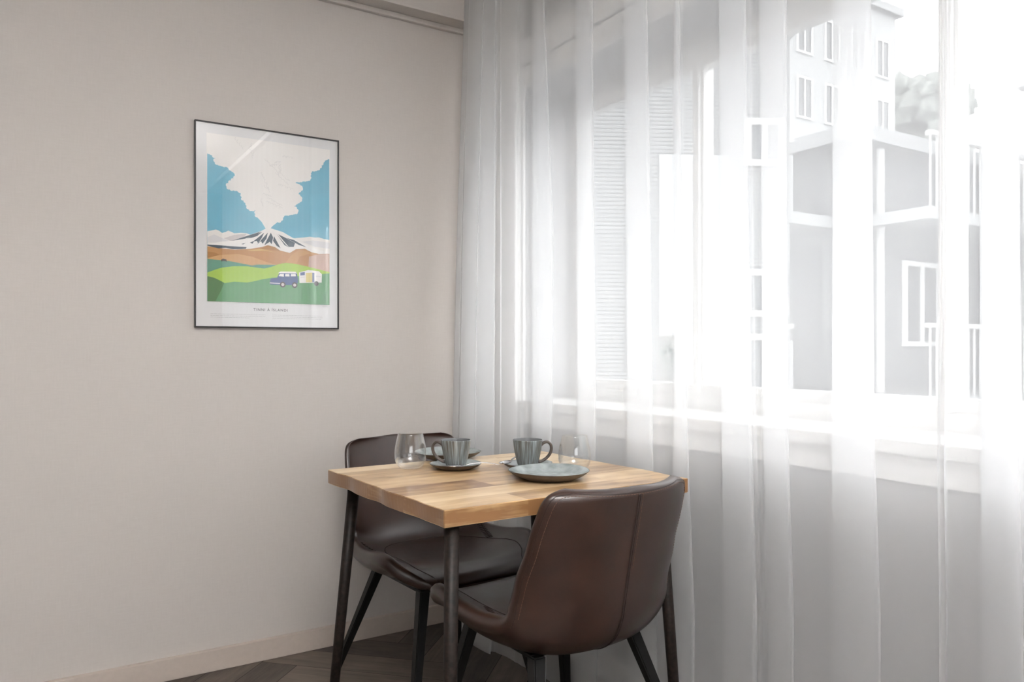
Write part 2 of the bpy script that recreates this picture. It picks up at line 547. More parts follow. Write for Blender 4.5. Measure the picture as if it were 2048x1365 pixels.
for i in range(len(bounds) - 1):
    a = bounds[i] - (0.014 if i else 0)
    b = bounds[i + 1] + (0.014 if i < len(MULL) else 0)
    bm = bmesh.new()
    s = 0.034
    t = 0.010
    box(bm, FX0 + .012, FX1 - .012, b + t, a - t, 0.946, 0.946 + s, bevel=0.002)
    box(bm, FX0 + .012, FX1 - .012, b + t, a - t, 2.055 - s, 2.055, bevel=0.002)
    box(bm, FX0 + .012, FX1 - .012, b, b + t, 0.946, 2.055, bevel=0.002)
    box(bm, FX0 + .012, FX1 - .012, a - t, a, 0.946, 2.055, bevel=0.002)
    sash = link('sash', bm, M['white_trim'], win)
    bm = bmesh.new()
    q = [bm.verts.new((0.25, y, z)) for y, z in ((b + t, 0.946 + s), (a - t, 0.946 + s), (a - t, 2.055 - s), (b + t, 2.055 - s))]
    bm.faces.new(q)
    link('pane', bm, M['pane'], sash)

# ---- added window in the unseen back wall, lets in fill daylight
win2 = bpy.data.objects.new('fill_window_2', None); COL.objects.link(win2)
win2['kind'] = 'structure'
tag(win2, 'added wide white window for fill daylight, unseen behind the camera', 'window')
bm = bmesh.new()
yb0, yb1 = RY0 - .18, RY0 - .11
box(bm, BX0, BX1, yb0, yb1, BZ0, BZ0 + .07)
box(bm, BX0, BX1, yb0, yb1, BZ1 - .07, BZ1)
for x in (BX0, BX0 + 1.07, BX1 - .06):
    box(bm, x, x + .06, yb0, yb1, BZ0 + .07, BZ1 - .07)
link('window_frame', bm, M['white_trim'], win2)
bm = bmesh.new(); box(bm, BX0 - .05, BX1 + .05, RY0 - .14, RY0 + .04, BZ0 - .03, BZ0)
link('window_sill', bm, M['white_trim'], win2)

# small leafy decal low on the first pane
bm = bmesh.new()
box(bm, 0.243, 0.246, -0.86, -0.745, 0.985, 1.145, 0)
for (a0, a1, b0, b1) in ((-0.86, -0.745, 1.139, 1.145), (-0.86, -0.745, 0.985, 0.990)):
    box(bm, 0.2405, 0.243, a0, a1, b0, b1, 1)
for k in range(46):
    yy, zz = -0.845 + random.random() * 0.085, 1.0 + random.random() * 0.125
    if abs(yy + 0.80) > 0.02 + 0.02 * math.sin(zz * 60):
        continue
    c0 = Vector((0.2415, yy, zz))
    ang = random.random() * PI
    l_, w_ = 0.008 + random.random() * .006, 0.004
    q = [(-l_, 0), (0, -w_), (l_, 0), (0, w_)]
    bm.faces.new([bm.verts.new(c0 + Vector((0, a * math.cos(ang) - b * math.sin(ang), a * math.sin(ang) + b * math.cos(ang)))) for a, b in q]).material_index = 2
o = link('window_decal', bm, [plain('pale_decal_film', (0.62, 0.66, 0.66), 0.6), M['white_trim'], plain('green_leaf_print', (0.16, 0.30, 0.26), 0.6)])
tag(o, 'small pale decal with green leaf print low on the window pane behind the curtain', 'decal')


# ------------------------------------------------------------------ sheer curtain
# (z, y) of each vertical fold edge, top to bottom
EDGES = [
    [(2.48, -0.09), (1.59, -0.092), (0.7, -0.087), (0.02, -0.095)],
    [(2.38, -0.354), (1.55, -0.388), (0.73, -0.402), (0.11, -0.418)],
    [(2.34, -0.476), (1.53, -0.491), (0.74, -0.504), (0.14, -0.534)],
    [(2.31, -0.553), (1.53, -0.548), (0.75, -0.554), (0.16, -0.579)],
    [(2.27, -0.643), (1.51, -0.696), (0.76, -0.69), (0.2, -0.709)],
    [(2.21, -0.795), (1.49, -0.795), (0.78, -0.802), (0.23, -0.835)],
    [(2.17, -0.905), (1.48, -0.913), (0.79, -0.924), (0.27, -0.958)],
    [(2.12, -1.03), (1.46, -1.039), (0.8, -1.044), (0.31, -1.073)],
    [(2.08, -1.149), (1.44, -1.163), (0.82, -1.173), (0.35, -1.2)],
    [(2.04, -1.242), (1.43, -1.242), (0.83, -1.237), (0.36, -1.253)],
    [(2.03, -1.274), (1.43, -1.281), (0.83, -1.306), (0.39, -1.336)],
    [(1.98, -1.399), (1.41, -1.404), (0.84, -1.408), (0.41, -1.427)],
    [(1.94, -1.496), (1.4, -1.505), (0.86, -1.517), (0.45, -1.537)],
    [(1.93, -1.526), (1.39, -1.531), (0.86, -1.538), (0.45, -1.56)],
    [(1.9, -1.615), (1.38, -1.616), (0.87, -1.621), (0.48, -1.64)],
    [(1.86, -1.722), (1.37, -1.721), (0.88, -1.719), (0.51, -1.731)],
    [(1.82, -1.824), (1.35, -1.828), (0.89, -1.833), (0.54, -1.849)],
    [(1.76, -1.958), (1.34, -1.959), (0.91, -1.961), (0.58, -1.969)],
    [(1.76, -1.973), (1.33, -1.976), (0.91, -1.964), (0.58, -1.972)],
    [(1.74, -2.031), (1.33, -2.03), (0.91, -2.03), (0.6, -2.036)],
    [(1.71, -2.094), (1.32, -2.097), (0.92, -2.102), (0.62, -2.112)],
    [(1.69, -2.162), (1.31, -2.162), (0.93, -2.165), (0.64, -2.174)],
    [(1.67, -2.212), (1.3, -2.212), (0.94, -2.218), (0.66, -2.222)],
]


def lerp_tab(tab, z):
    tab = sorted(tab)
    if z <= tab[0][0]:
        return tab[0][1]
    if z >= tab[-1][0]:
        return tab[-1][1]
    for (a, va), (b, vb) in zip(tab, tab[1:]):
        if a <= z <= b:
            return va + (vb - va) * (z - a) / (b - a)


def curtain_x(z, y):
    sag = .014 + .026 * min(1, max(0, (y + 1.15) / .35))
    base = -.16 if z > .9 else -.16 - sag * (.9 - z) / .9
    w = min(1, max(0, (y + .6) / .3))
    l_ = lerp_tab([(0, -.245), (.7, -.225), (1.6, -.205), (2.5, -.17)], z)
    return base * (1 - w) + l_ * w


def edge_y(i, z):
    if i < len(EDGES):
        return lerp_tab(EDGES[i], z)
    return EDGES[-1][1][1] - (i - len(EDGES) + 1) * 0.082


# path codes: ('s', i, j) single span edge i to j; ('z', i, j) Z-fold, three layers between i and j
PATH = [('g', 0, 1), ('s', 1, 2), ('s', 2, 3), ('s', 3, 4), ('z', 3, 4), ('s', 4, 5), ('z', 5, 6), ('s', 6, 7), ('z', 7, 8), ('s', 8, 9), ('z', 9, 10),
        ('s', 10, 11), ('z', 11, 12), ('s', 12, 13), ('z', 13, 14), ('s', 14, 15), ('z', 15, 16), ('s', 16, 17),
        ('z', 17, 18), ('s', 18, 19), ('z', 19, 20), ('s', 20, 19), ('s', 19, 20), ('s', 20, 21), ('z', 21, 22), ('s', 22, 23), ('z', 23, 24), ('s', 24, 25), ('z', 25, 26), ('s', 26, 27), ('z', 27, 28), ('s', 28, 29)] + [q for k in range(29, 51, 2) for q in (('z', k, k + 1), ('s', k + 1, k + 2))]
PATH.remove(('s', 3, 4))


def curtain_row(z):
    """cross-section of the curtain at height z as (x offset, y) points"""
    pts = []

    def seg(ya, yb, xa, xb, n, bulge=0.0):
        for k in range(n):
            t = k / n
            e = t * t * (3 - 2 * t)
            pts.append((xa + (xb - xa) * e + bulge * math.sin(PI * t), ya + (yb - ya) * t))

    for code, i, j in PATH:
        a, b = edge_y(i, z), edge_y(j, z)
        h = 0.5 + 0.5 * math.sin(i * 2.7)
        if code == 's':
            seg(a, b, 0.006, 0.002, 14, bulge=(0.005 if i % 2 else -0.003) * (0.6 + h))
        elif code == 'z':
            fr, bk = -0.007 - 0.005 * h, 0.012 + 0.005 * h
            d = 0.003
            seg(a, b + d, 0.002, fr, 12, bulge=-0.002)
            seg(b + d, b, fr, fr + 0.003, 3)
            seg(b, b + d, fr + 0.003, fr + 0.005, 3)
            seg(b + d, a - d, fr + 0.005, bk - 0.006, 12)
            seg(a - d, a, bk - 0.006, bk - 0.003, 3)
            seg(a, a - d, bk - 0.003, bk, 3)
            seg(a - d, b, bk, 0.006, 12, bulge=0.003)
        else:
            # gathered leading edge: a hemmed strip, then soft overlapping waves
            n = 120
            for k in range(n):
                t = k / n
                y = a + (b - a) * t
                if t < 0.04:
                    pts.append((-0.002, y)); continue
                ph = t * 2 * PI * 2.6 + 0.4 * math.sin(z * 1.1)
                amp = 0.020
                pts.append((-amp * math.sin(ph) * min(1, t * 5), y + 0.052 * math.sin(2 * ph + 0.6) * min(1, t * 4) * min(1, (1 - t) * 6)))
    pts.append((0.002, edge_y(PATH[-1][2], z)))
    return pts


zs = [2.62, 2.55] + [2.48 - 0.08 * k for k in range(31)] + [0.05, 0.03, 0.012]
bm = bmesh.new()
hem = bmesh.new()
rows = []
for z in zs:
    rows.append([(curtain_x(z, y) + dx, y, z) for dx, y in curtain_row(z)])
vr = [[bm.verts.new(p) for p in r] for r in rows]
for a, b in zip(vr, vr[1:]):
    for k in range(len(a) - 1):
        bm.faces.new((a[k], b[k], b[k + 1], a[k + 1]))
cur = bpy.data.objects.new('sheer_curtain', None)
COL.objects.link(cur)
tag(cur, 'white floor-length sheer curtain hanging in folds across the window', 'curtain')
cloth = link('curtain_cloth', bm, M['voile'], cur, smooth=True)
# doubled hem along the bottom
hr = [[(curtain_x(z, y) + dx - 0.0015, y, z) for dx, y in curtain_row(z)] for z in (0.045, 0.03, 0.0115)]
vr = [[hem.verts.new(p) for p in r] for r in hr]
for a, b in zip(vr, vr[1:]):
    for k in range(len(a) - 1):
        hem.faces.new((a[k], b[k], b[k + 1], a[k + 1]))
link('hem', hem, M['voile'], cur, smooth=True)
# ceiling track
bm = bmesh.new()
box(bm, -0.195, -0.135, RY0 + .3, -0.07, HC - 0.035, HC, bevel=0.004)
o = link('curtain_track', bm, M['white_trim'])
tag(o, 'white curtain track fixed to the ceiling above the sheer curtain', 'curtain track')


# ------------------------------------------------------------------ framed poster
PX0, PX1, PZ0, PZ1 = -1.1635, -0.662, 1.171, 1.871
poster = empty('framed_poster', 'black-framed volcano poster hanging on the greige wall', 'picture', (0, 0, 0))
bm = bmesh.new()
fw, fd = 0.0042, 0.018
box(bm, PX0, PX1, -fd, -0.0005, PZ0, PZ0 + fw, bevel=0.0008)
box(bm, PX0, PX1, -fd, -0.0005, PZ1 - fw, PZ1, bevel=0.0008)
box(bm, PX0, PX0 + fw, -fd, -0.0005, PZ0 + fw, PZ1 - fw, bevel=0.0008)
box(bm, PX1 - fw, PX1, -fd, -0.0005, PZ0 + fw, PZ1 - fw, bevel=0.0008)
link('frame', bm, M['black_frame'], poster)
bm = bmesh.new(); box(bm, PX0 + fw, PX1 - fw, -0.010, -0.002, PZ0 + fw, PZ1 - fw)
link('mat_board', bm, M['mat_board'], poster)
bm = bmesh.new()
bm.faces.new([bm.verts.new((x, -0.0155, z)) for x, z in ((PX0 + fw, PZ0 + fw), (PX1 - fw, PZ0 + fw), (PX1 - fw, PZ1 - fw), (PX0 + fw, PZ1 - fw))])
link('glass', bm, M['poster_glass'], poster)

AX0, AW, AZ0, AH = -1.1225, 0.4255, 1.260, 0.571
art_cols = {
    'sky': (0.17, 0.45, 0.59), 'white': (0.84, 0.82, 0.80), 'cream': (0.80, 0.77, 0.74), 'grey': (0.56, 0.53, 0.53), 'grey2': (0.66, 0.65, 0.66),
    'slate': (0.045, 0.075, 0.105), 'brown': (0.46, 0.24, 0.085), 'ochre': (0.36, 0.17, 0.04), 'sand': (0.58, 0.34, 0.15), 'sand2': (0.52, 0.29, 0.11), 'yellow': (0.60, 0.42, 0.16),
    'mauve': (0.56, 0.40, 0.33), 'teal': (0.10, 0.29, 0.21), 'lime': (0.36, 0.55, 0.07), 'green': (0.10, 0.30, 0.13), 'dgreen': (0.055, 0.18, 0.05),
    'blue': (0.05, 0.09, 0.24), 'dark': (0.05, 0.04, 0.04), 'yel2': (0.72, 0.62, 0.26), 'curl': (0.66, 0.65, 0.65), 'navy': (0.12, 0.17, 0.34)}
art_names = list(art_cols)
art_mats = [plain('print_' + n, art_cols[n], 0.75, spec=0.3) for n in art_names]
SM = [(0, 889), (42, 881), (60, 857), (63, 833), (100, 822), (156, 822), (187, 801), (225, 785), (225, 760), (184, 732), (150, 695), (175, 683), (225, 685), (276, 667), (263, 636), (282, 623), (311, 615), (308, 586), (346, 569), (385, 584), (382, 545), (388, 527), (425, 500), (466, 450), (480, 450), (515, 480), (560, 510), (593, 536), (600, 557), (719, 580), (715, 600), (671, 617), (753, 664), (712, 702), (760, 736), (725, 751), (688, 756), (691, 774), (829, 799), (822, 839), (836, 858), (892, 866), (928, 895), (935, 922), (963, 945), (1000, 954)]
ART = [
    ('sky', [(0, 0), (1000, 0), (1000, 1000), (0, 1000)]),
    ('cream', [(0, 416), (40, 424), (64, 430), (90, 424), (111, 412), (140, 420), (159, 429), (180, 424), (207, 416), (260, 422), (304, 422), (332, 415), (416, 425), (332, 345), (0, 327)]),
    ('cream', [(663, 415), (700, 414), (738, 419), (780, 424), (828, 431), (870, 428), (905, 431), (950, 424), (1000, 419), (1000, 312), (738, 349)]),
    ('grey', [(125, 381), (207, 407), (304, 418), (262, 378), (179, 368)]),
    ('grey2', [(0, 380), (51, 400), (118, 380), (166, 368), (84, 353), (0, 348)]),
    ('grey2', [(760, 395), (851, 409), (1000, 402), (1000, 363), (874, 368)]),
    ('white', [(0, 338), (98, 359), (186, 369), (304, 405), (423, 444), (470, 466), (490, 466), (597, 447), (738, 394), (874, 356), (1000, 337), (1000, 318), (844, 315), (648, 308), (517, 320), (346, 320), (166, 310), (0, 312)]),
    ('slate', [(186, 369), (304, 405), (423, 441), (374, 414), (290, 388)]),
    ('slate', [(304, 390), (431, 439), (388, 410), (346, 397)]),
    ('slate', [(353, 373), (445, 434), (423, 398), (395, 366), (384, 380)]),
    ('slate', [(381, 353), (474, 436), (463, 398), (431, 365), (418, 380)]),
    ('slate', [(446, 356), (460, 380), (499, 437), (517, 409), (506, 365), (490, 380)]),
    ('slate', [(517, 387), (524, 417), (546, 389), (579, 345), (546, 358)]),
    ('slate', [(546, 433), (582, 402), (626, 366), (656, 351), (612, 366)]),
    ('slate', [(560, 430), (612, 415), (700, 384), (690, 359), (648, 357), (612, 386)]),
    ('slate', [(626, 412), (693, 402), (798, 362), (730, 374)]),
    ('slate', [(262, 354), (297, 364), (276, 352)]),
    ('slate', [(330, 366), (366, 380), (350, 360)]),
    ('brown', [(0, 327), (84, 320), (207, 317), (339, 329), (423, 344), (474, 358), (531, 350), (575, 330), (656, 319), (708, 345), (783, 352), (844, 332), (905, 325), (1000, 331), (1000, 150), (0, 150)]),
    ('slate', [(0, 337), (64, 338), (166, 336), (304, 338), (297, 327), (250, 322), (193, 319), (140, 324), (84, 318), (24, 326), (0, 330)]),
    ('ochre', [(0, 295), (51, 293), (91, 282), (51, 267), (0, 259)]),
    ('ochre', [(416, 333), (474, 357), (539, 345), (582, 325), (517, 330)]),
    ('yellow', [(304, 319), (423, 331), (546, 315), (445, 324), (346, 316)]),
    ('mauve', [(820, 304), (900, 322), (1000, 329), (1000, 200), (813, 200)]),
    ('sand', [(0, 254), (60, 272), (118, 281), (234, 292), (346, 281), (400, 268), (480, 250), (560, 236), (346, 200), (0, 200)]),
    ('sand2', [(560, 240), (619, 255), (671, 307), (738, 344), (828, 332), (890, 318), (813, 320), (740, 300), (712, 250), (640, 220)]),
    ('teal', [(0, 252), (166, 246), (346, 227), (388, 234), (553, 239), (445, 150), (0, 150)]),
    ('lime', [(0, 170), (60, 190), (111, 204), (200, 216), (304, 220), (380, 216), (445, 212), (500, 224), (553, 241), (590, 250), (626, 255), (680, 254), (738, 249), (860, 232), (1000, 212), (1000, 100), (0, 100)]),
    ('green', [(0, 149), (51, 141), (90, 128), (132, 112), (207, 123), (304, 121), (360, 130), (423, 144), (502, 157), (620, 168), (738, 177), (870, 190), (1000, 204), (1000, 0), (0, 0)]),
    ('dgreen', [(0, 149), (51, 141), (90, 128), (128, 112), (100, 60), (60, 0), (0, 0)]),
    # a few small generic things in the field: grazing horses' dark dots, a van and a trailer
    ('dark', [(104, 252), (120, 258), (146, 254), (148, 238), (140, 244), (116, 244), (106, 240)]),
    ('blue', [(492, 141), (500, 152), (549, 159), (571, 193), (715, 198), (727, 143), (715, 118), (600, 116), (492, 116)]),
    ('white', [(556, 188), (579, 199), (704, 203), (718, 192)]),
    ('white', [(562, 170), (573, 184), (606, 185), (606, 168)]),
    ('white', [(616, 170), (618, 185), (652, 186), (654, 171)]),
    ('white', [(664, 172), (666, 187), (706, 189), (708, 174)]),
    ('grey2', [(490, 128), (600, 126), (600, 121), (490, 122)]),
    ('white', [(734, 199), (813, 218), (905, 214), (932, 196), (930, 142), (738, 132)]),
    ('yel2', [(794, 199), (848, 203), (848, 141), (794, 139)]),
    ('navy', [(848, 203), (866, 203), (866, 142), (848, 141)]),
    ('navy', [(745, 199), (783, 204), (783, 184), (745, 180)]),
    ('grey2', [(745, 172), (783, 175), (783, 170), (745, 167)]),
    ('grey2', [(880, 184), (924, 182), (924, 176), (880, 178)]),
]


def circ(cx, cy, r, n=14, asp=AW / AH):
    return [(cx + r * math.cos(2 * PI * k / n), cy + r * asp * math.sin(2 * PI * k / n)) for k in range(n)]


for cx in (597, 697):
    ART.append(('dark', circ(cx, 118, 24)))
    ART.append(('grey', circ(cx, 118, 13)))
ART.append(('dark', circ(884, 134, 20)))
SMOKE = [('white', SM + [(1000, 1000), (0, 1000)])]
rs = random.Random(3)
for a, b in zip(SM[:22], SM[1:22]):
    n = max(1, int(math.hypot(a[0] - b[0], a[1] - b[1]) / 17))
    for k in range(n):
        t = (k + .5) / n
        SMOKE.append(('white', circ(a[0] + (b[0] - a[0]) * t, a[1] + (b[1] - a[1]) * t, 13 + rs.random() * 5)))
for a, b in zip(SM[26:], SM[27:]):
    n = max(1, int(math.hypot(a[0] - b[0], a[1] - b[1]) / 17))
    for k in range(n):
        t = (k + .5) / n
        SMOKE.append(('white', circ(a[0] + (b[0] - a[0]) * t, a[1] + (b[1] - a[1]) * t, 13 + rs.random() * 5)))
for k in range(16):
    # faint chains of curls inside the plume
    t0 = k / 15
    zc = 600 + 340 * ((k * 7) % 16) / 15
    half = (zc - 470) * 0.72
    xc = 500 + (rs.random() - .5) * 1.5 * half
    hd = rs.random() * PI
    for q in range(4 + k % 4):
        r0 = 9 + rs.random() * 9
        o_, i_ = [], []
        for w in range(8):
            an = hd + w / 7 * 2.6
            o_.append((xc + r0 * math.cos(an), zc + r0 * .75 * math.sin(an)))
            i_.append((xc + (r0 - 2.2) * math.cos(an), zc + (r0 - 2.2) * .75 * math.sin(an)))
        SMOKE.append(('curl', o_ + i_[::-1]))
        xc += 1.7 * r0 * math.cos(hd + rs.uniform(-.5, .5)); zc += 1.1 * r0 * math.sin(hd - .8)

bm = bmesh.new()
# thin white border of the printed sheet, then the print as stacked ink layers
box(bm, AX0 - .0022, AX0 + AW + .0022, -0.0110, -0.0102, AZ0 - .0022, AZ0 + AH + .0022, art_names.index('white'))
depth = -0.0112
full = ART[:1] + SMOKE + ART[1:]
for cn, poly in full:
    depth -= 0.000014
    vs_ = [bm.verts.new((AX0 + max(0, min(1000, a)) / 1000 * AW, depth, AZ0 + max(0, min(1000, b)) / 1000 * AH)) for a, b in poly]
    es = [bm.edges.new((vs_[k], vs_[(k + 1) % len(vs_)])) for k in range(len(vs_))]
    r = bmesh.ops.triangle_fill(bm, edges=es, use_beauty=True, normal=(0, -1, 0))
    for g in r['geom']:
        if isinstance(g, bmesh.types.BMFace):
            g.material_index = art_names.index(cn)
            g.normal_update()
            if g.normal.y > 0:
                g.normal_flip()
o = link('poster_print', bm, art_mats, poster)
o['label'] = 'colour print of a smoking snow-capped volcano above green fields'


def text_mesh(name, body, width, z, x, y, mat, parent, space=1.0, size=1.0, bold=0.0):
    cu = bpy.data.curves.new(name, 'FONT')
    cu.body = body
    cu.align_x = 'CENTER'
    cu.space_character = space
    cu.size = size
    cu.offset = bold
    cu.extrude = 0.0
    t = bpy.data.objects.new(name, cu)
    COL.objects.link(t)
    bpy.context.view_layer.update()
    dg = bpy.context.evaluated_depsgraph_get()
    me = bpy.data.meshes.new_from_object(t.evaluated_get(dg))
    bpy.data.objects.remove(t)
    xs = [v.co.x for v in me.vertices]
    w = max(xs) - min(xs)
    mid = (max(xs) + min(xs)) / 2
    s = width / w
    for v in me.vertices:
        v.co = Vector((x + (v.co.x - mid) * s, y, z + v.co.y * s))
    me.materials.clear()
    me.materials.append(mat)
    o = bpy.data.objects.new(name, me)
    COL.objects.link(o)
    o.parent = parent
    return o


text_mesh('title_lettering', 'TINNI Á ÍSLANDI', 0.119, 1.2315, -0.910, -0.0106, M['ink'], poster, space=1.25, bold=0.012)
# illegible caption: rows of tiny word-long strokes in two columns
rc = random.Random(5)
for x0, x1 in ((-1.112, -0.928), (-0.904, -0.722)):
    bm = bmesh.new()
    for zc in (1.2178, 1.2119, 1.2062):
        x = x0
        end = x1 if zc > 1.207 else x0 + (x1 - x0) * (0.7 if x0 < -1 else 0.97)
        while x < end:
            w = 0.004 + rc.random() * 0.009
            w = min(w, end - x)
            if w > 0.001:
                box(bm, x, x + w, -0.0106, -0.0101, zc - .0005, zc + .0005)
            x += w + 0.0018
    link('caption_text', bm, M['ink_pale'], poster)
bm = bmesh.new()
tube(bm, [(-0.722 + k * .0025, -0.0104, 1.2528 + .0016 * math.sin(k * 2.3)) for k in range(9)], 0.0003, 4)
link('signature', bm, M['ink_pale'], poster)


# ------------------------------------------------------------------ dining table
TZ = 0.765
TC = (-0.5645, -1.008)
TN, TR_, TF, TL = (-0.906, -1.352), (-0.193, -1.333), (-0.220, -0.690), (-0.935, -0.706)
table = empty('dining_table', 'square honey-coloured wooden table with wavy edge and dark splayed legs', 'table', (TC[0], TC[1], 0))


def tabletop():
    bm = bmesh.new()
    uvl = bm.loops.layers.uv.new('UVMap')
    cl = bm.loops.layers.float_color.new('tone')
    rt = random.Random(11)
    nb = 7
    th = 0.037
    cuts = [0.0]
    for k in range(nb):
        cuts.append(cuts[-1] + 0.75 + rt.random() * 0.5)
    cuts = [c / cuts[-1] for c in cuts]

    def wl(v):   # wavy left edge (near-left side), in metres along the board
        return 0.0028 * math.sin(v * 10.0 + 0.6) + 0.0022 * math.sin(v * 23 + 2) + 0.001 * math.sin(v * 41)

    def wr(v):
        return 0.005 * math.sin(v * 8.0 + 2.2) + 0.003 * math.sin(v * 19)

    def pt(u, v, z):
        ax, ay = TN[0] + (TL[0] - TN[0]) * v, TN[1] + (TL[1] - TN[1]) * v
        bx, by = TR_[0] + (TF[0] - TR_[0]) * v, TR_[1] + (TF[1] - TR_[1]) * v
        e = math.sin(PI * min(1, max(0, v))) ** 0.5
        under = 0.0025 * math.sin(v * 17) if z < TZ - 0.01 else 0
        ax += (wl(v) + under) * e
        bx -= (wr(v) + under) * e
        return Vector((ax + (bx - ax) * u - TC[0], ay + (by - ay) * u - TC[1], z))
    NU = 14
    for i in range(nb):
        v0, v1 = cuts[i], cuts[i + 1]
        ns = 7
        tv = (rt.random(), rt.random(), rt.random(), 1)
        # each board is two lengths butted together at a random spot
        split = 0.25 + 0.5 * rt.random()
        tv2 = (rt.random(), rt.random(), rt.random(), 1)

        def quad(ps, uvs, t):
            f = bm.faces.new([bm.verts.new(p) for p in ps])
            for lp, q in zip(f.loops, uvs):
                lp[uvl].uv = q
                lp[cl] = t
        for k in range(ns):
            a, b = v0 + (v1 - v0) * k / ns, v0 + (v1 - v0) * (k + 1) / ns
            us = sorted([q / NU for q in range(NU + 1)] + [split])
            for u0, u1 in zip(us, us[1:]):
                t = tv if u1 <= split else tv2
                quad([pt(u0, a, TZ), pt(u1, a, TZ), pt(u1, b, TZ), pt(u0, b, TZ)], [(u0 * .71, a * .65), (u1 * .71, a * .65), (u1 * .71, b * .65), (u0 * .71, b * .65)], t)
                quad([pt(u0, a, TZ - th), pt(u0, b, TZ - th), pt(u1, b, TZ - th), pt(u1, a, TZ - th)], [(u0, a), (u0, b), (u1, b), (u1, a)], t)
                if i == 0 and k == 0:
                    quad([pt(u0, 0, TZ - th), pt(u1, 0, TZ - th), pt(u1, 0, TZ), pt(u0, 0, TZ)], [(u0 * .71, -.04), (u1 * .71, -.04), (u1 * .71, 0), (u0 * .71, 0)], (t[0] - 0.55, t[1], t[2], 1))  # near side: its weaker light is painted in as a darker wood tone
                if i == nb - 1 and k == ns - 1:
                    quad([pt(u0, 1, TZ), pt(u1, 1, TZ), pt(u1, 1, TZ - th), pt(u0, 1, TZ - th)], [(u0, 0), (u1, 0), (u1, .04), (u0, .04)], t)
            # end faces: end grain, darkened further to paint in the shade on the edge
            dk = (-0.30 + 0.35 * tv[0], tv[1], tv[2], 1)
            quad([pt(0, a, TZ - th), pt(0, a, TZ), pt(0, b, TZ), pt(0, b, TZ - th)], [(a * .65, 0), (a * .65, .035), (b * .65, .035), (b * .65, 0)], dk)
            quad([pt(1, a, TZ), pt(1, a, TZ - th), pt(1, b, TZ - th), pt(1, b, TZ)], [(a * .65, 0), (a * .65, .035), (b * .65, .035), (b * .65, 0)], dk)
    bmesh.ops.remove_doubles(bm, verts=bm.verts, dist=1e-5)
    bmesh.ops.recalc_face_normals(bm, faces=bm.faces)
    es = [e for e in bm.edges if len(e.link_faces) == 2 and e.calc_face_angle(0) > 0.9]
    bmesh.ops.bevel(bm, geom=es, offset=0.0016, segments=2, affect='EDGES')
    return bm


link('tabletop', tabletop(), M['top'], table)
mid = Vector((TC[0], TC[1], 0))


def leg_round(top, foot, r0, r1, n=14):
    bm = bmesh.new()
    tube(bm, [top, Vector(top).lerp(Vector(foot), .5), foot], [r0, (r0 + r1) / 2, r1], n)
    return bm


LEGS = [((-0.872, -1.322), (-0.898, -1.356)), ((-0.252, -1.290), (-0.217, -1.330)), ((-0.275, -0.745), (-0.240, -0.715)), ((-0.872, -0.742), (-0.928, -0.690))]
for (tx, ty), (fx, fy) in LEGS:
    a = Vector((tx - TC[0], ty - TC[1], TZ - 0.038))
    b = Vector((fx - TC[0], fy - TC[1], 0.0))
    lg = link('leg', leg_round(a, b, 0.0165, 0.0125), M['leg_metal'], table, smooth=True)
    bm = bmesh.new()
    box(bm, a.x - .021, a.x + .021, a.y - .021, a.y + .021, TZ - 0.0405, TZ - 0.0368, bevel=0.001)
    link('mounting_plate', bm, M['leg_metal'], lg)


# ------------------------------------------------------------------ upholstered chairs
# centre line of the seat shell from front lip to top of the back: y, z, half width, edge lift, thickness
CH = [
    (0.288, 0.392, 0.150, 0.000, 0.026),
    (0.292, 0.410, 0.172, 0.001, 0.036),
    (0.280, 0.430, 0.196, 0.004, 0.048),
    (0.250, 0.441, 0.218, 0.010, 0.056),
    (0.222, 0.446, 0.246, 0.026, 0.060),
    (0.180, 0.447, 0.264, 0.050, 0.062),
    (0.130, 0.446, 0.268, 0.053, 0.064),
    (0.070, 0.442, 0.264, 0.047, 0.068),
    (0.000, 0.438, 0.257, 0.044, 0.070),
    (-0.068, 0.435, 0.245, 0.050, 0.070),
    (-0.120, 0.438, 0.236, 0.058, 0.066),
    (-0.160, 0.454, 0.231, 0.070, 0.058),
    (-0.187, 0.484, 0.230, 0.080, 0.048),
    (-0.204, 0.524, 0.230, 0.082, 0.040),
    (-0.218, 0.571, 0.233, 0.078, 0.035),
    (-0.232, 0.622, 0.227, 0.072, 0.031),
    (-0.245, 0.672, 0.226, 0.066, 0.029),
    (-0.257, 0.717, 0.222, 0.060, 0.027),
    (-0.266, 0.750, 0.216, 0.056, 0.025),
    (-0.271, 0.768, 0.202, 0.053, 0.024),
    (-0.274, 0.778, 0.170, 0.050, 0.021),
]


def ch_at(v):
    v = max(0, min(len(CH) - 1.0001, v))
    i = int(v)
    t = v - i
    # Catmull-Rom
    p0, p1, p2, p3 = CH[max(i - 1, 0)], CH[i], CH[i + 1], CH[min(i + 2, len(CH) - 1)]
    return [0.5 * (2 * b + (c - a) * t + (2 * a - 5 * b + 4 * c - d) * t * t + (3 * b - a - 3 * c + d) * t ** 3) for a, b, c, d in zip(p0, p1, p2, p3)]


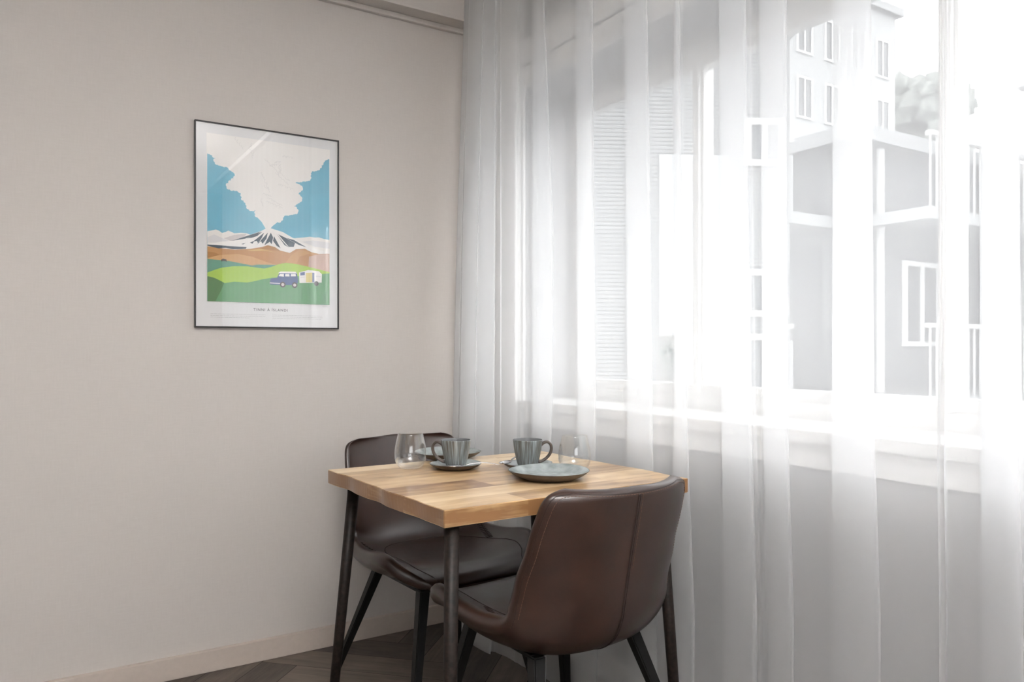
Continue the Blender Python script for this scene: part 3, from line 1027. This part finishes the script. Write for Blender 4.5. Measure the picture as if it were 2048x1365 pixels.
def shell_pt(u, v, side=0.0):
    """u -1..1 across, v 0..n along; side 0 = sitting surface, 1 = outer surface"""
    y, z, w, c, th = ch_at(v)
    y2, z2 = ch_at(v + .15)[:2]
    y1, z1 = ch_at(v - .15)[:2]
    t = Vector((0, y2 - y1, z2 - z1)).normalized()
    n = Vector((0, t.z, -t.y))           # towards the sitter: up on the seat, forward on the back
    if n.z < 0 and v < 11.5:
        n = -n
    if v >= 11.5 and n.y < 0:
        n = -n
    au = abs(u)
    seatness = max(0.0, min(1.0, (11.5 - v) / 3.0))
    pw = 3.4 * seatness + 2.1 * (1 - seatness)
    lift = c * au ** pw
    x = w * u * (1 - 0.05 * au ** 4)
    base = Vector((x, y, z)) + n * lift
    # pad puff in the middle of the seat
    base += n * 0.006 * seatness * max(0, 1 - au * au)
    if v > 13:
        base.z += 0.009 * (1 - au ** 2) * min(1, (v - 13) / 6)
    if side:
        # offset along the true surface normal, so the rim leans out as the edge lifts
        dl = c * pw * max(au, 1e-4) ** (pw - 1) / w
        lat = Vector((-dl * (1 if u > 0 else -1), 0, 0))
        nn = (n + lat).normalized()
        edge = 1 - 0.35 * au ** 3
        base -= nn * th * edge * side
    return base


def bake_shell():
    NU, NV = 36, 76
    bm = bmesh.new()
    ui = [math.sin(PI / 2 * (-1 + 2 * k / NU) * 0.98) / math.sin(PI / 2 * .98) for k in range(NU + 1)]
    vi = [(len(CH) - 1.001) * k / NV for k in range(NV + 1)]
    inn = [[bm.verts.new(shell_pt(u, v, 0)) for u in ui] for v in vi]
    out = [[bm.verts.new(shell_pt(u, v, 1)) for u in ui] for v in vi]
    for j in range(NV):
        for i in range(NU):
            bm.faces.new((inn[j][i], inn[j][i + 1], inn[j + 1][i + 1], inn[j + 1][i]))
            bm.faces.new((out[j][i], out[j + 1][i], out[j + 1][i + 1], out[j][i + 1]))
    loop = [(0, i) for i in range(NU + 1)] + [(j, NU) for j in range(1, NV + 1)] + [(NV, i) for i in range(NU - 1, -1, -1)] + [(j, 0) for j in range(NV - 1, 0, -1)]
    mids = []
    for j, i in loop:
        a, b = inn[j][i].co, out[j][i].co
        # outward direction in the sheet
        jj, ii = min(max(j, 1), NV - 1), min(max(i, 1), NU - 1)
        d = (inn[j][i].co - inn[jj][ii].co)
        d = d.normalized() if d.length > 1e-7 else Vector((0, 0, 0))
        th = (a - b).length
        mids.append([bm.verts.new(a.lerp(b, t) + d * th * 0.42 * math.sin(PI * t) ** 0.8) for t in (.2, .5, .8)])
    n = len(loop)
    for k in range(n):
        (j0, i0), (j1, i1) = loop[k], loop[(k + 1) % n]
        A = [inn[j0][i0]] + mids[k] + [out[j0][i0]]
        B = [inn[j1][i1]] + mids[(k + 1) % n] + [out[j1][i1]]
        for q in range(4):
            bm.faces.new((A[q], A[q + 1], B[q + 1], B[q]))
    bmesh.ops.recalc_face_normals(bm, faces=bm.faces)
    return bm


def on_surf(path, side, lift):
    """path of (u, v) to points just proud of the surface"""
    ps = []
    for u, v in path:
        p = shell_pt(u, v, side)
        q = shell_pt(u, v, 1 - side)
        d = (p - q).normalized()
        ps.append(p + d * lift)
    return ps


def stitches(bm, path, side, pitch, ln, r, lift=0.0006):
    ps = on_surf(path, side, lift)
    # resample by arc length
    acc = [0]
    for a, b in zip(ps, ps[1:]):
        acc.append(acc[-1] + (b - a).length)

    def at(s):
        for k in range(len(ps) - 1):
            if acc[k] <= s <= acc[k + 1]:
                return ps[k].lerp(ps[k + 1], (s - acc[k]) / max(1e-9, acc[k + 1] - acc[k]))
        return ps[-1]
    s = 0
    while s + ln < acc[-1]:
        tube(bm, [at(s), at(s + ln)], r, 5)
        s += pitch


def lin(a, b, n):
    return [(a[0] + (b[0] - a[0]) * k / n, a[1] + (b[1] - a[1]) * k / n) for k in range(n + 1)]


VT = len(CH) - 1.01


def build_chair(label, loc, rz):
    root = empty('dining_chair', label, 'chair', loc, rz, 'brown leather dining chairs')
    sh = link('seat_shell', bake_shell(), M['leather'], root, smooth=True)
    # centre seam down the outside of the back
    bm = bmesh.new()
    tube(bm, on_surf(lin((0.012, VT - .6), (0.012, 9.6), 40), 1, -0.0004), 0.0016, 6)
    tube(bm, on_surf(lin((-0.012, VT - .6), (-0.012, 9.6), 40), 1, -0.0002), 0.0026, 6)
    link('back_seam', bm, M['seam'], sh, smooth=True)
    bm = bmesh.new()
    stitches(bm, lin((0.045, VT - .6), (0.045, 14.5), 30), 1, 0.008, 0.0055, 0.0007)
    per = lin((-0.95, 11.6), (-0.90, VT - 1.0), 30) + lin((-0.90, VT - 1.0), (-0.80, VT - .62), 6) + lin((-0.80, VT - .62), (0.80, VT - .62), 40) + lin((0.80, VT - .62), (0.90, VT - 1.0), 6) + lin((0.90, VT - 1.0), (0.95, 11.6), 30)
    stitches(bm, per, 1, 0.008, 0.0055, 0.0007)
    link('back_stitching', bm, M['thread'], sh)
    # rim welt line round the back
    bm = bmesh.new()
    per2 = lin((-0.985, 10.6), (-0.965, VT - .9), 30) + lin((-0.965, VT - .9), (-0.86, VT - .28), 8) + lin((-0.86, VT - .28), (0.86, VT - .28), 40) + lin((0.86, VT - .28), (0.965, VT - .9), 8) + lin((0.965, VT - .9), (0.985, 10.6), 30)
    tube(bm, on_surf(per2, 1, 0.0), 0.0008, 6)
    link('back_piping', bm, M['seam'], sh, smooth=True)
    # seat seam: runs along both sides of the pad and arcs across in front of the back
    seat = []
    for k in range(81):
        ph = PI * k / 80
        c_, s_ = math.cos(ph), math.sin(ph)
        seat.append((-0.80 * math.copysign(abs(c_) ** .55, c_), 1.8 + 8.4 * abs(s_) ** .75))
    bm = bmesh.new()
    tube(bm, on_surf(seat, 0, 0.0), 0.0015, 6)
    link('seat_seam', bm, M['thread_dark'], sh, smooth=True)
    # crossed lacing where the arms meet the back
    for sg in (-1, 1):
        bm = bmesh.new()
        for k in range(10):
            t = k / 9
            u0, v0 = 0.97 - 0.22 * t, 9.0 - 1.6 * t
            tube(bm, on_surf([(sg * (u0 - .035), v0 + .10), (sg * (u0 - .01), v0 + .02), (sg * min(.985, u0 + .02), v0 - .14)], 0, 0.0008), 0.0013, 5)
        tube(bm, on_surf(lin((sg * .985, 9.0), (sg * .74, 7.35), 14), 0, 0.0), 0.0015, 5)
        link('arm_lacing', bm, M['thread_dark'], sh)
    # steel under-frame and four splayed square legs
    bm = bmesh.new()
    for sg in (-1, 1):
        box(bm, sg * 0.145 - .018, sg * 0.145 + .018, -0.100, 0.200, 0.374, 0.384, bevel=0.002)
    box(bm, -0.13, 0.13, 0.13, 0.16, 0.366, 0.382, bevel=0.002)
    box(bm, -0.13, 0.13, -0.07, -0.04, 0.360, 0.372, bevel=0.002)
    link('under_frame', bm, M['chair_leg'], root)
    for sx, sy, fx, fy in ((-1, 1, .225, .265), (1, 1, .225, .265), (-1, -1, .245, -.245), (1, -1, .245, -.245)):
        bm = bmesh.new()
        a = Vector((sx * .148, .188 if sy > 0 else -.102, 0.382))
        b = Vector((sx * fx, fy, 0.0))
        h0, h1 = 0.0165, 0.0105
        vv = []
        for p, h in ((a, h0), (b, h1)):
            vv.append([bm.verts.new((p.x + q * h, p.y + w * h, p.z)) for q, w in ((-1, -1), (1, -1), (1, 1), (-1, 1))])
        for k in range(4):
            bm.faces.new((vv[0][k], vv[0][(k + 1) % 4], vv[1][(k + 1) % 4], vv[1][k]))
        bm.faces.new(vv[0]); bm.faces.new(vv[1][::-1])
        bmesh.ops.recalc_face_normals(bm, faces=bm.faces)
        bmesh.ops.bevel(bm, geom=list(bm.edges), offset=0.003, segments=2, affect='EDGES')
        link('leg', bm, M['chair_leg'], root)
    return root


NEAR = build_chair('brown leather chair nearest the viewer, its stitched back turned to us', (-0.482, -1.172, 0), math.radians(1.5))
FAR = build_chair('brown leather chair on the far side of the table, its seat facing us', (-0.507, -0.497, 0), math.radians(180 + 4))


# ------------------------------------------------------------------ tableware
def dup(root, loc, rz, label):
    r = root.copy(); COL.objects.link(r)
    r.location = loc; r.rotation_euler = (0, 0, rz); r['label'] = label
    for ch in list(root.children):
        c = ch.copy(); COL.objects.link(c); c.parent = r
        for g in list(ch.children):
            d = g.copy(); COL.objects.link(d); d.parent = c
    return r


def smooth_prof(prof, n=4):
    out = []
    P = [Vector((a, b, 0)) for a, b in prof]
    for i in range(len(P) - 1):
        p0, p1, p2, p3 = P[max(i - 1, 0)], P[i], P[i + 1], P[min(i + 2, len(P) - 1)]
        for k in range(n):
            t = k / n
            q = 0.5 * (2 * p1 + (p2 - p0) * t + (2 * p0 - 5 * p1 + 4 * p2 - p3) * t * t + (3 * p1 - p0 - 3 * p2 + p3) * t ** 3)
            out.append((max(q.x, 0), q.y))
    out.append(prof[-1])
    return out


# plates: thin organic stoneware with raised rim
def plate(name, label, cat, R, h, loc, group, rz=0.0, wob=0.0):
    under = smooth_prof([(0.0, 0.0008), (R * .55, 0.0), (R * .66, 0.0018), (R * .86, h * .50), (R * .985, h * .93)])
    lip = [(R, h)]
    top = smooth_prof([(R * .985, h * 1.01), (R * .86, h * .50 + .0052), (R * .68, 0.0072), (R * .5, 0.0056), (0.0, 0.0056)])
    prof = under + lip + top
    nu = len(under)
    mis = [1] * (nu) + [1] * 1 + [0] * (len(prof) - 1 - nu - 1)
    bm = bmesh.new()
    lathe(bm, prof, 72, mis=mis)
    for v in bm.verts:
        r = math.hypot(v.co.x, v.co.y)
        a = math.atan2(v.co.y, v.co.x)
        k = (r / R) ** 3
        s = 1 + wob * k * (math.sin(3 * a + 1) + .6 * math.sin(5 * a))
        v.co.x *= s; v.co.y *= s
        v.co.z += wob * .07 * k * math.sin(2 * a + .5) * (1 if v.co.z > .004 else 0)
    o = link(name, bm, [M['glaze'], M['glaze_edge']], None, smooth=True)
    o.location = loc
    o.rotation_euler = (0, 0, rz)
    tag(o, label, cat, group)
    return o


Z = TZ + 0.0006
P_RIGHT = plate('dinner_plate', 'grey-blue stoneware plate at the front right of the table, in front of a glass', 'plate', 0.1045, 0.023, (-0.501, -1.149, Z), 'stoneware plates', 0, .012)
P_LEFT = plate('dinner_plate', 'grey-blue stoneware plate at the back of the table, half hidden by the left cup', 'plate', 0.1010, 0.022, (-0.553, -0.790 + .105, Z), 'stoneware plates', 1.2, .012)
S_LEFT = plate('saucer', 'dark saucer with a spoon under the left cup', 'saucer', 0.0725, 0.016, (-0.628, -0.878, Z), 'stoneware saucers', .4, .012)
S_RIGHT = plate('saucer', 'saucer under the right cup, behind the front plate', 'saucer', 0.0700, 0.016, (-0.457, -0.981, Z), 'stoneware saucers', 2.2, .012)


def cup(label, loc, rz):
    r = empty('coffee_cup', label, 'cup', loc, rz, 'streaked stoneware cups')
    H_ = 0.074
    outp = smooth_prof([(0.0, 0.002), (0.022, 0.0), (0.0265, 0.003), (0.0300, 0.012), (0.0350, 0.032), (0.0388, 0.054), (0.0412, H_ - .001)])
    lip = [(0.0408, H_ + .0006), (0.0398, H_ + .0006)]
    inn = smooth_prof([(0.0390, H_ - .001), (0.0364, 0.054), (0.0325, 0.032), (0.0275, 0.014), (0.020, 0.0065), (0.0, 0.0058)])
    prof = outp + lip + inn
    mis = [0] * (len(outp)) + [1] * (len(prof) - 1 - len(outp))
    bm = bmesh.new()
    lathe(bm, prof, 96, uv=True, mis=mis)
    # fine vertical fluting on the outside
    for v in bm.verts:
        rad = math.hypot(v.co.x, v.co.y)
        if rad > 0.029 and 0.008 < v.co.z < 0.070:
            a = math.atan2(v.co.y, v.co.x)
            s = 1 + 0.004 * math.cos(32 * a)
            v.co.x *= s; v.co.y *= s
    link('bowl', bm, [M['cup'], M['cup_inside']], r, smooth=True)
    bm = bmesh.new()
    pts = [(0.0375, 0, 0.058), (0.047, 0, 0.0655), (0.058, 0, 0.066), (0.0655, 0, 0.058), (0.0670, 0, 0.046), (0.0625, 0, 0.033), (0.053, 0, 0.022), (0.041, 0, 0.0145), (0.0305, 0, 0.0115)]
    sp = []
    P = [Vector(p) for p in pts]
    for i in range(len(P) - 1):
        p0, p1, p2, p3 = P[max(i - 1, 0)], P[i], P[i + 1], P[min(i + 2, len(P) - 1)]
        for k in range(5):
            t = k / 5
            sp.append(0.5 * (2 * p1 + (p2 - p0) * t + (2 * p0 - 5 * p1 + 4 * p2 - p3) * t * t + (3 * p1 - p0 - 3 * p2 + p3) * t ** 3))
    sp.append(P[-1])
    tube(bm, sp, 0.0042, 10)
    for v in bm.verts:
        v.co.y *= 1.35
    link('handle', bm, M['glaze_edge'], r, smooth=True)
    return r


CUP_L = cup('grey-blue streaked cup on the left, its handle pointing left', (-0.628, -0.878, Z + 0.0058), math.radians(180 - 32.05 - 12))
CUP_R = dup(CUP_L, (-0.457, -0.981, Z + 0.0058), math.radians(-32.05 + 8), 'grey-blue streaked cup on the right, its handle pointing right')


def glass(label, loc):
    bm = bmesh.new()
    outp = smooth_prof([(0.0, 0.0005), (0.020, 0.0), (0.030, 0.0035), (0.0405, 0.018), (0.0445, 0.035), (0.0432, 0.058), (0.0385, 0.080), (0.0345, 0.0965)])
    lip = [(0.0340, 0.0975), (0.0334, 0.0970)]
    inn = smooth_prof([(0.0332, 0.0962), (0.0372, 0.080), (0.0418, 0.058), (0.0431, 0.036), (0.0392, 0.0205), (0.029, 0.0085), (0.018, 0.0062), (0.0, 0.0060)])
    lathe(bm, outp + lip + inn, 64)
    o = link('stemless_glass', bm, M['drink_glass'], None, smooth=True)
    o.location = loc
    tag(o, label, 'glass', 'clear stemless glasses')
    return o


G_L = glass('clear stemless glass standing alone at the left of the table', (-0.735, -0.811, Z))
G_R = G_L.copy(); COL.objects.link(G_R)
G_R.location = (-0.376, -1.090, Z)
G_R['label'] = 'clear stemless glass behind the front right plate'


def spoon(label, loc, rz, tilt, mat):
    bm = bmesh.new()
    # bowl: shallow ellipsoid dish, then a tapering handle
    nu, nv = 12, 14
    grid = []
    L0, W0 = 0.020, 0.0125
    rows_ = []
    for i in range(nv + 1):
        t = i / nv
        x = -L0 + 2 * L0 * t
        w = W0 * math.sqrt(max(0.0, 1 - ((x) / L0) ** 2)) * (1 - .12 * x / L0) + 0.0006
        rows_.append([(x, w * (-1 + 2 * k / nu), -0.0045 * (1 - (x / L0) ** 2) * (1 - (-1 + 2 * k / nu) ** 2)) for k in range(nu + 1)])
    for i in range(1, 23):
        t = i / 22
        x = L0 + 0.085 * t
        w = 0.0026 + 0.0030 * t * t
        zc = 0.006 * math.sin(PI * t) + 0.001
        rows_.append([(x, w * (-1 + 2 * k / nu), zc) for k in range(nu + 1)])
    top = [[bm.verts.new((x, y, z + .0006)) for x, y, z in r] for r in rows_]
    bot = [[bm.verts.new((x, y, z - .0006)) for x, y, z in r] for r in rows_]
    for j in range(len(top) - 1):
        for k in range(nu):
            bm.faces.new((top[j][k], top[j + 1][k], top[j + 1][k + 1], top[j][k + 1]))
            bm.faces.new((bot[j][k], bot[j][k + 1], bot[j + 1][k + 1], bot[j + 1][k]))
        bm.faces.new((top[j][0], bot[j][0], bot[j + 1][0], top[j + 1][0]))
        bm.faces.new((top[j][nu], top[j + 1][nu], bot[j + 1][nu], bot[j][nu]))
    for j in (0, len(top) - 1):
        bm.faces.new([*top[j], *bot[j][::-1]])
    bmesh.ops.recalc_face_normals(bm, faces=bm.faces)
    for v in bm.verts:
        v.co *= 1.15
    o = link('teaspoon', bm, mat, None, smooth=True)
    o.location = loc
    o.rotation_euler = (0, tilt, rz)
    tag(o, label, 'spoon', 'teaspoons on the saucers')
    return o


SP_L = spoon('steel teaspoon lying across the front of the left saucer', (-0.655, -0.928, Z + 0.0165), math.radians(-32.05 + 12), math.radians(1.5), M['steel'])
SP_R = spoon('steel teaspoon with its bowl at the left of the right saucer', (-0.511, -0.953, Z + 0.0185), math.radians(-32.05 + 52), math.radians(-4), M['steel'])


# ------------------------------------------------------------------ buildings across the street
M['render_pale'] = plain('pale_render', (0.290, 0.295, 0.299), 0.8, noise=0.05, nscale=0.6)
M['render_grey'] = plain('grey_render', (0.185, 0.189, 0.194), 0.8, noise=0.06, nscale=0.8)
M['recess_tone'] = plain('painted_recess_shade', (0.116, 0.120, 0.126), 0.8, noise=0.06, nscale=0.8)  # dark tone stands in for the shade inside balcony recesses
M['far_glass'] = plain('far_window_glass', (0.068, 0.072, 0.078), 0.15)
M['far_white'] = plain('white_window_joinery', (0.484, 0.484, 0.484), 0.6)
M['roof'] = plain('grey_roof_sheet', (0.233, 0.237, 0.242), 0.6)
M['rail'] = plain('pale_railing', (0.406, 0.406, 0.406), 0.5)


def building(name, label, loc, rz):
    return empty(name, label, 'building', loc, rz)


def b_window(parent, x, z, w, h, y=0.0):
    """window on the face y=0 of a building whose outside is -y"""
    bm = bmesh.new()
    t = 0.07
    box(bm, x - w / 2 - t, x + w / 2 + t, y - .05, y + .02, z - t, z)
    box(bm, x - w / 2 - t, x + w / 2 + t, y - .05, y + .02, z + h, z + h + t)
    for xx in (x - w / 2 - t, x - .03, x + w / 2):
        box(bm, xx, xx + (t if xx != x - .03 else .06), y - .05, y + .02, z, z + h)
    f = link('window', bm, M['far_white'], parent)
    bm = bmesh.new(); box(bm, x - w / 2, x + w / 2, y - .015, y + .01, z, z + h)
    link('pane', bm, M['far_glass'], f)


# siding house to the left, square to the view
bA = building('siding_house', 'pale house with horizontal siding seen through the left part of the window', (0, 0, 0), 0)
p0 = Vector((3.48, 4.66))
bA.location = (p0.x, p0.y, 0)
bA.rotation_euler = (0, 0, -math.radians(32.05) + 0.06)
bm = bmesh.new(); box(bm, -1.0, 2.95, 0, 0.9, -9.0, 4.9)
link('wall', bm, M['siding'], bA)
b_window(bA, 2.63, 3.35, 0.34, 0.42)
b_window(bA, 2.63, 1.55, 0.34, 0.42)
b_window(bA, 2.63, 0.30, 0.34, 0.9)
bm = bmesh.new(); box(bm, 1.36, 2.2, -0.03, 0.02, 0.55, 3.4)
link('panel', bm, M['render_pale'], bA)
bm = bmesh.new(); box(bm, -1.1, 3.05, -.12, 1.0, 4.9, 5.05)
link('roof', bm, M['roof'], bA)

# corner apartment block with balconies: one face runs along the street, the other away from it
cpt = Vector((7.91, 3.66))
bB = building('balcony_block', 'grey apartment block with recessed balconies and pale railings behind the curtain', (cpt.x, cpt.y, 0), math.radians(90))
# local: x runs along world +Y, outside (-y local) faces world +X ... so build in world axes instead
bB.rotation_euler = (0, 0, 0)
bm = bmesh.new(); box(bm, 0, 14, 0, 7.5, -9, 3.92)
link('wall', bm, M['render_grey'], bB)
bm = bmesh.new(); box(bm, -0.25, 14.2, -0.25, 7.7, 3.92, 4.12)
link('roof', bm, M['roof'], bB)
for lv in (-2.05, 0.45, 2.95):
    # street face (x = 0): slab, parapet band, rail
    bm = bmesh.new(); box(bm, -0.9, 0.0, 0.3, 7.3, lv - .16, lv)
    sl = link('balcony', bm, M['render_pale'], bB)
    bm = bmesh.new()
    box(bm, -0.9, -0.86, 0.3, 7.3, lv + .0, lv + .75)
    link('parapet', bm, M['render_pale'], sl)
    bm = bmesh.new(); box(bm, -0.93, -0.84, 0.3, 7.3, lv + .92, lv + .98)
    for k in range(8):
        box(bm, -0.90, -0.87, 0.35 + k * .97, 0.39 + k * .97, lv + .75, lv + .92)
    link('railing', bm, M['rail'], sl)
    bm = bmesh.new(); box(bm, -0.03, 0.02, 0.5, 6.9, lv + .1, min(lv + 2.1, 3.8))  # flat dark panel on the wall, painted shade of a recess
    link('recess_shade', bm, M['recess_tone'], bB)
    # face running away (y = 0)
    bm = bmesh.new(); box(bm, 0.3, 9.5, -0.9, 0.0, lv - .16, lv)
    s2 = link('balcony', bm, M['render_pale'], bB)
    bm = bmesh.new()
    box(bm, 0.3, 9.5, -0.93, -0.84, lv + .92, lv + .98)
    for k in range(60):
        box(bm, 0.32 + k * .155, 0.345 + k * .155, -0.90, -0.88, lv, lv + .92)
    link('railing', bm, M['rail'], s2)
    bm = bmesh.new(); box(bm, 0.5, 9.2, -0.03, 0.02, lv + .1, min(lv + 2.1, 3.8))  # same painted shade panel on this face
    link('recess_shade', bm, M['recess_tone'], bB)
    if lv < 2:
        b_window(bB, 1.6, lv + .75, 0.8, 1.1, -0.03)
        b_window(bB, 4.6, lv + .75, 0.8, 1.1, -0.03)
bm = bmesh.new(); tube(bm, [(0.55, -0.06, -9), (0.55, -0.06, 3.9)], 0.06, 10)
link('downpipe', bm, M['rail'], bB)

# taller block behind
tp = Vector((23.21, 12.37))
bC = building('tall_block', 'tall pale apartment block with rows of windows standing far behind', (tp.x, tp.y, 0), 0)
bm = bmesh.new(); box(bm, -9.0, 0, 0, 9, -9, 12.35)
link('wall', bm, M['render_pale'], bC)
bm = bmesh.new(); box(bm, -9.2, .2, -.2, 9.2, 12.35, 12.6)
link('roof', bm, M['roof'], bC)
for zz in (6.0, 8.2, 10.2):
    for k in range(6):
        b_window(bC, -0.75 - k * 1.35, zz, 0.62, 1.15)

# low wing with a long eaves line to the right, and a hill of trees beyond it
bD = building('long_low_wing', 'pale building with a long straight roof edge at the far right of the window', (10.4, 2.4, 0), 0)
bm = bmesh.new(); box(bm, 0, 6.0, -16.0, 0, -9, 4.75)
link('wall', bm, M['render_pale'], bD)
bm = bmesh.new(); box(bm, -0.35, 6.3, -16.3, 0.2, 4.75, 5.05)
link('roof', bm, M['roof'], bD)
for lv in (-1.6, 0.9, 3.3):
    bm = bmesh.new(); box(bm, -0.06, 0.0, -15.5, -0.3, lv - .1, lv + .12)
    link('band_course', bm, M['rail'], bD)
tr = random.Random(21)
for k, (q, h_, lab) in enumerate(((Vector((37.51, 19.93)), 17.1, 'left hazy tree on the skyline between the tall block and the roofs'), (Vector((54.77, 28.00)), 21.9, 'right hazy tree on the skyline beside the window mullion'))):
    t_ = empty('tree', lab, 'tree', (q.x, q.y, -9), 0, 'trees on the skyline')
    bm = bmesh.new()
    for j in range(60):
        a = tr.random() * 2 * PI
        rr = 2.0 * math.sqrt(tr.random())
        zc = h_ + 9 - 2.6 - 3.2 * tr.random() ** 1.5 * 1.6
        sub = bmesh.ops.create_icosphere(bm, subdivisions=1, radius=0.5 + .5 * tr.random())
        for v in sub['verts']:
            v.co += Vector((rr * math.cos(a), rr * math.sin(a), zc)) + Vector((tr.uniform(-.12, .12), tr.uniform(-.12, .12), tr.uniform(-.12, .12)))
    link('foliage', bm, plain('hazy_foliage', (0.155, 0.165, 0.155), 0.9, noise=.4, nscale=2), t_)
    bm = bmesh.new(); tube(bm, [(0, 0, 0), (0.1, 0, h_ + 4)], [.35, .15], 8)
    link('trunk', bm, plain('bark', (0.10, 0.08, 0.06), 0.9), t_)

bm = bmesh.new(); box(bm, 0.35, 90, -70, 70, -9.2, -9.0)
struct('ground', bm, plain('asphalt', (0.155, 0.155, 0.161), 0.9), 'street level ground far below the window', 'ground')
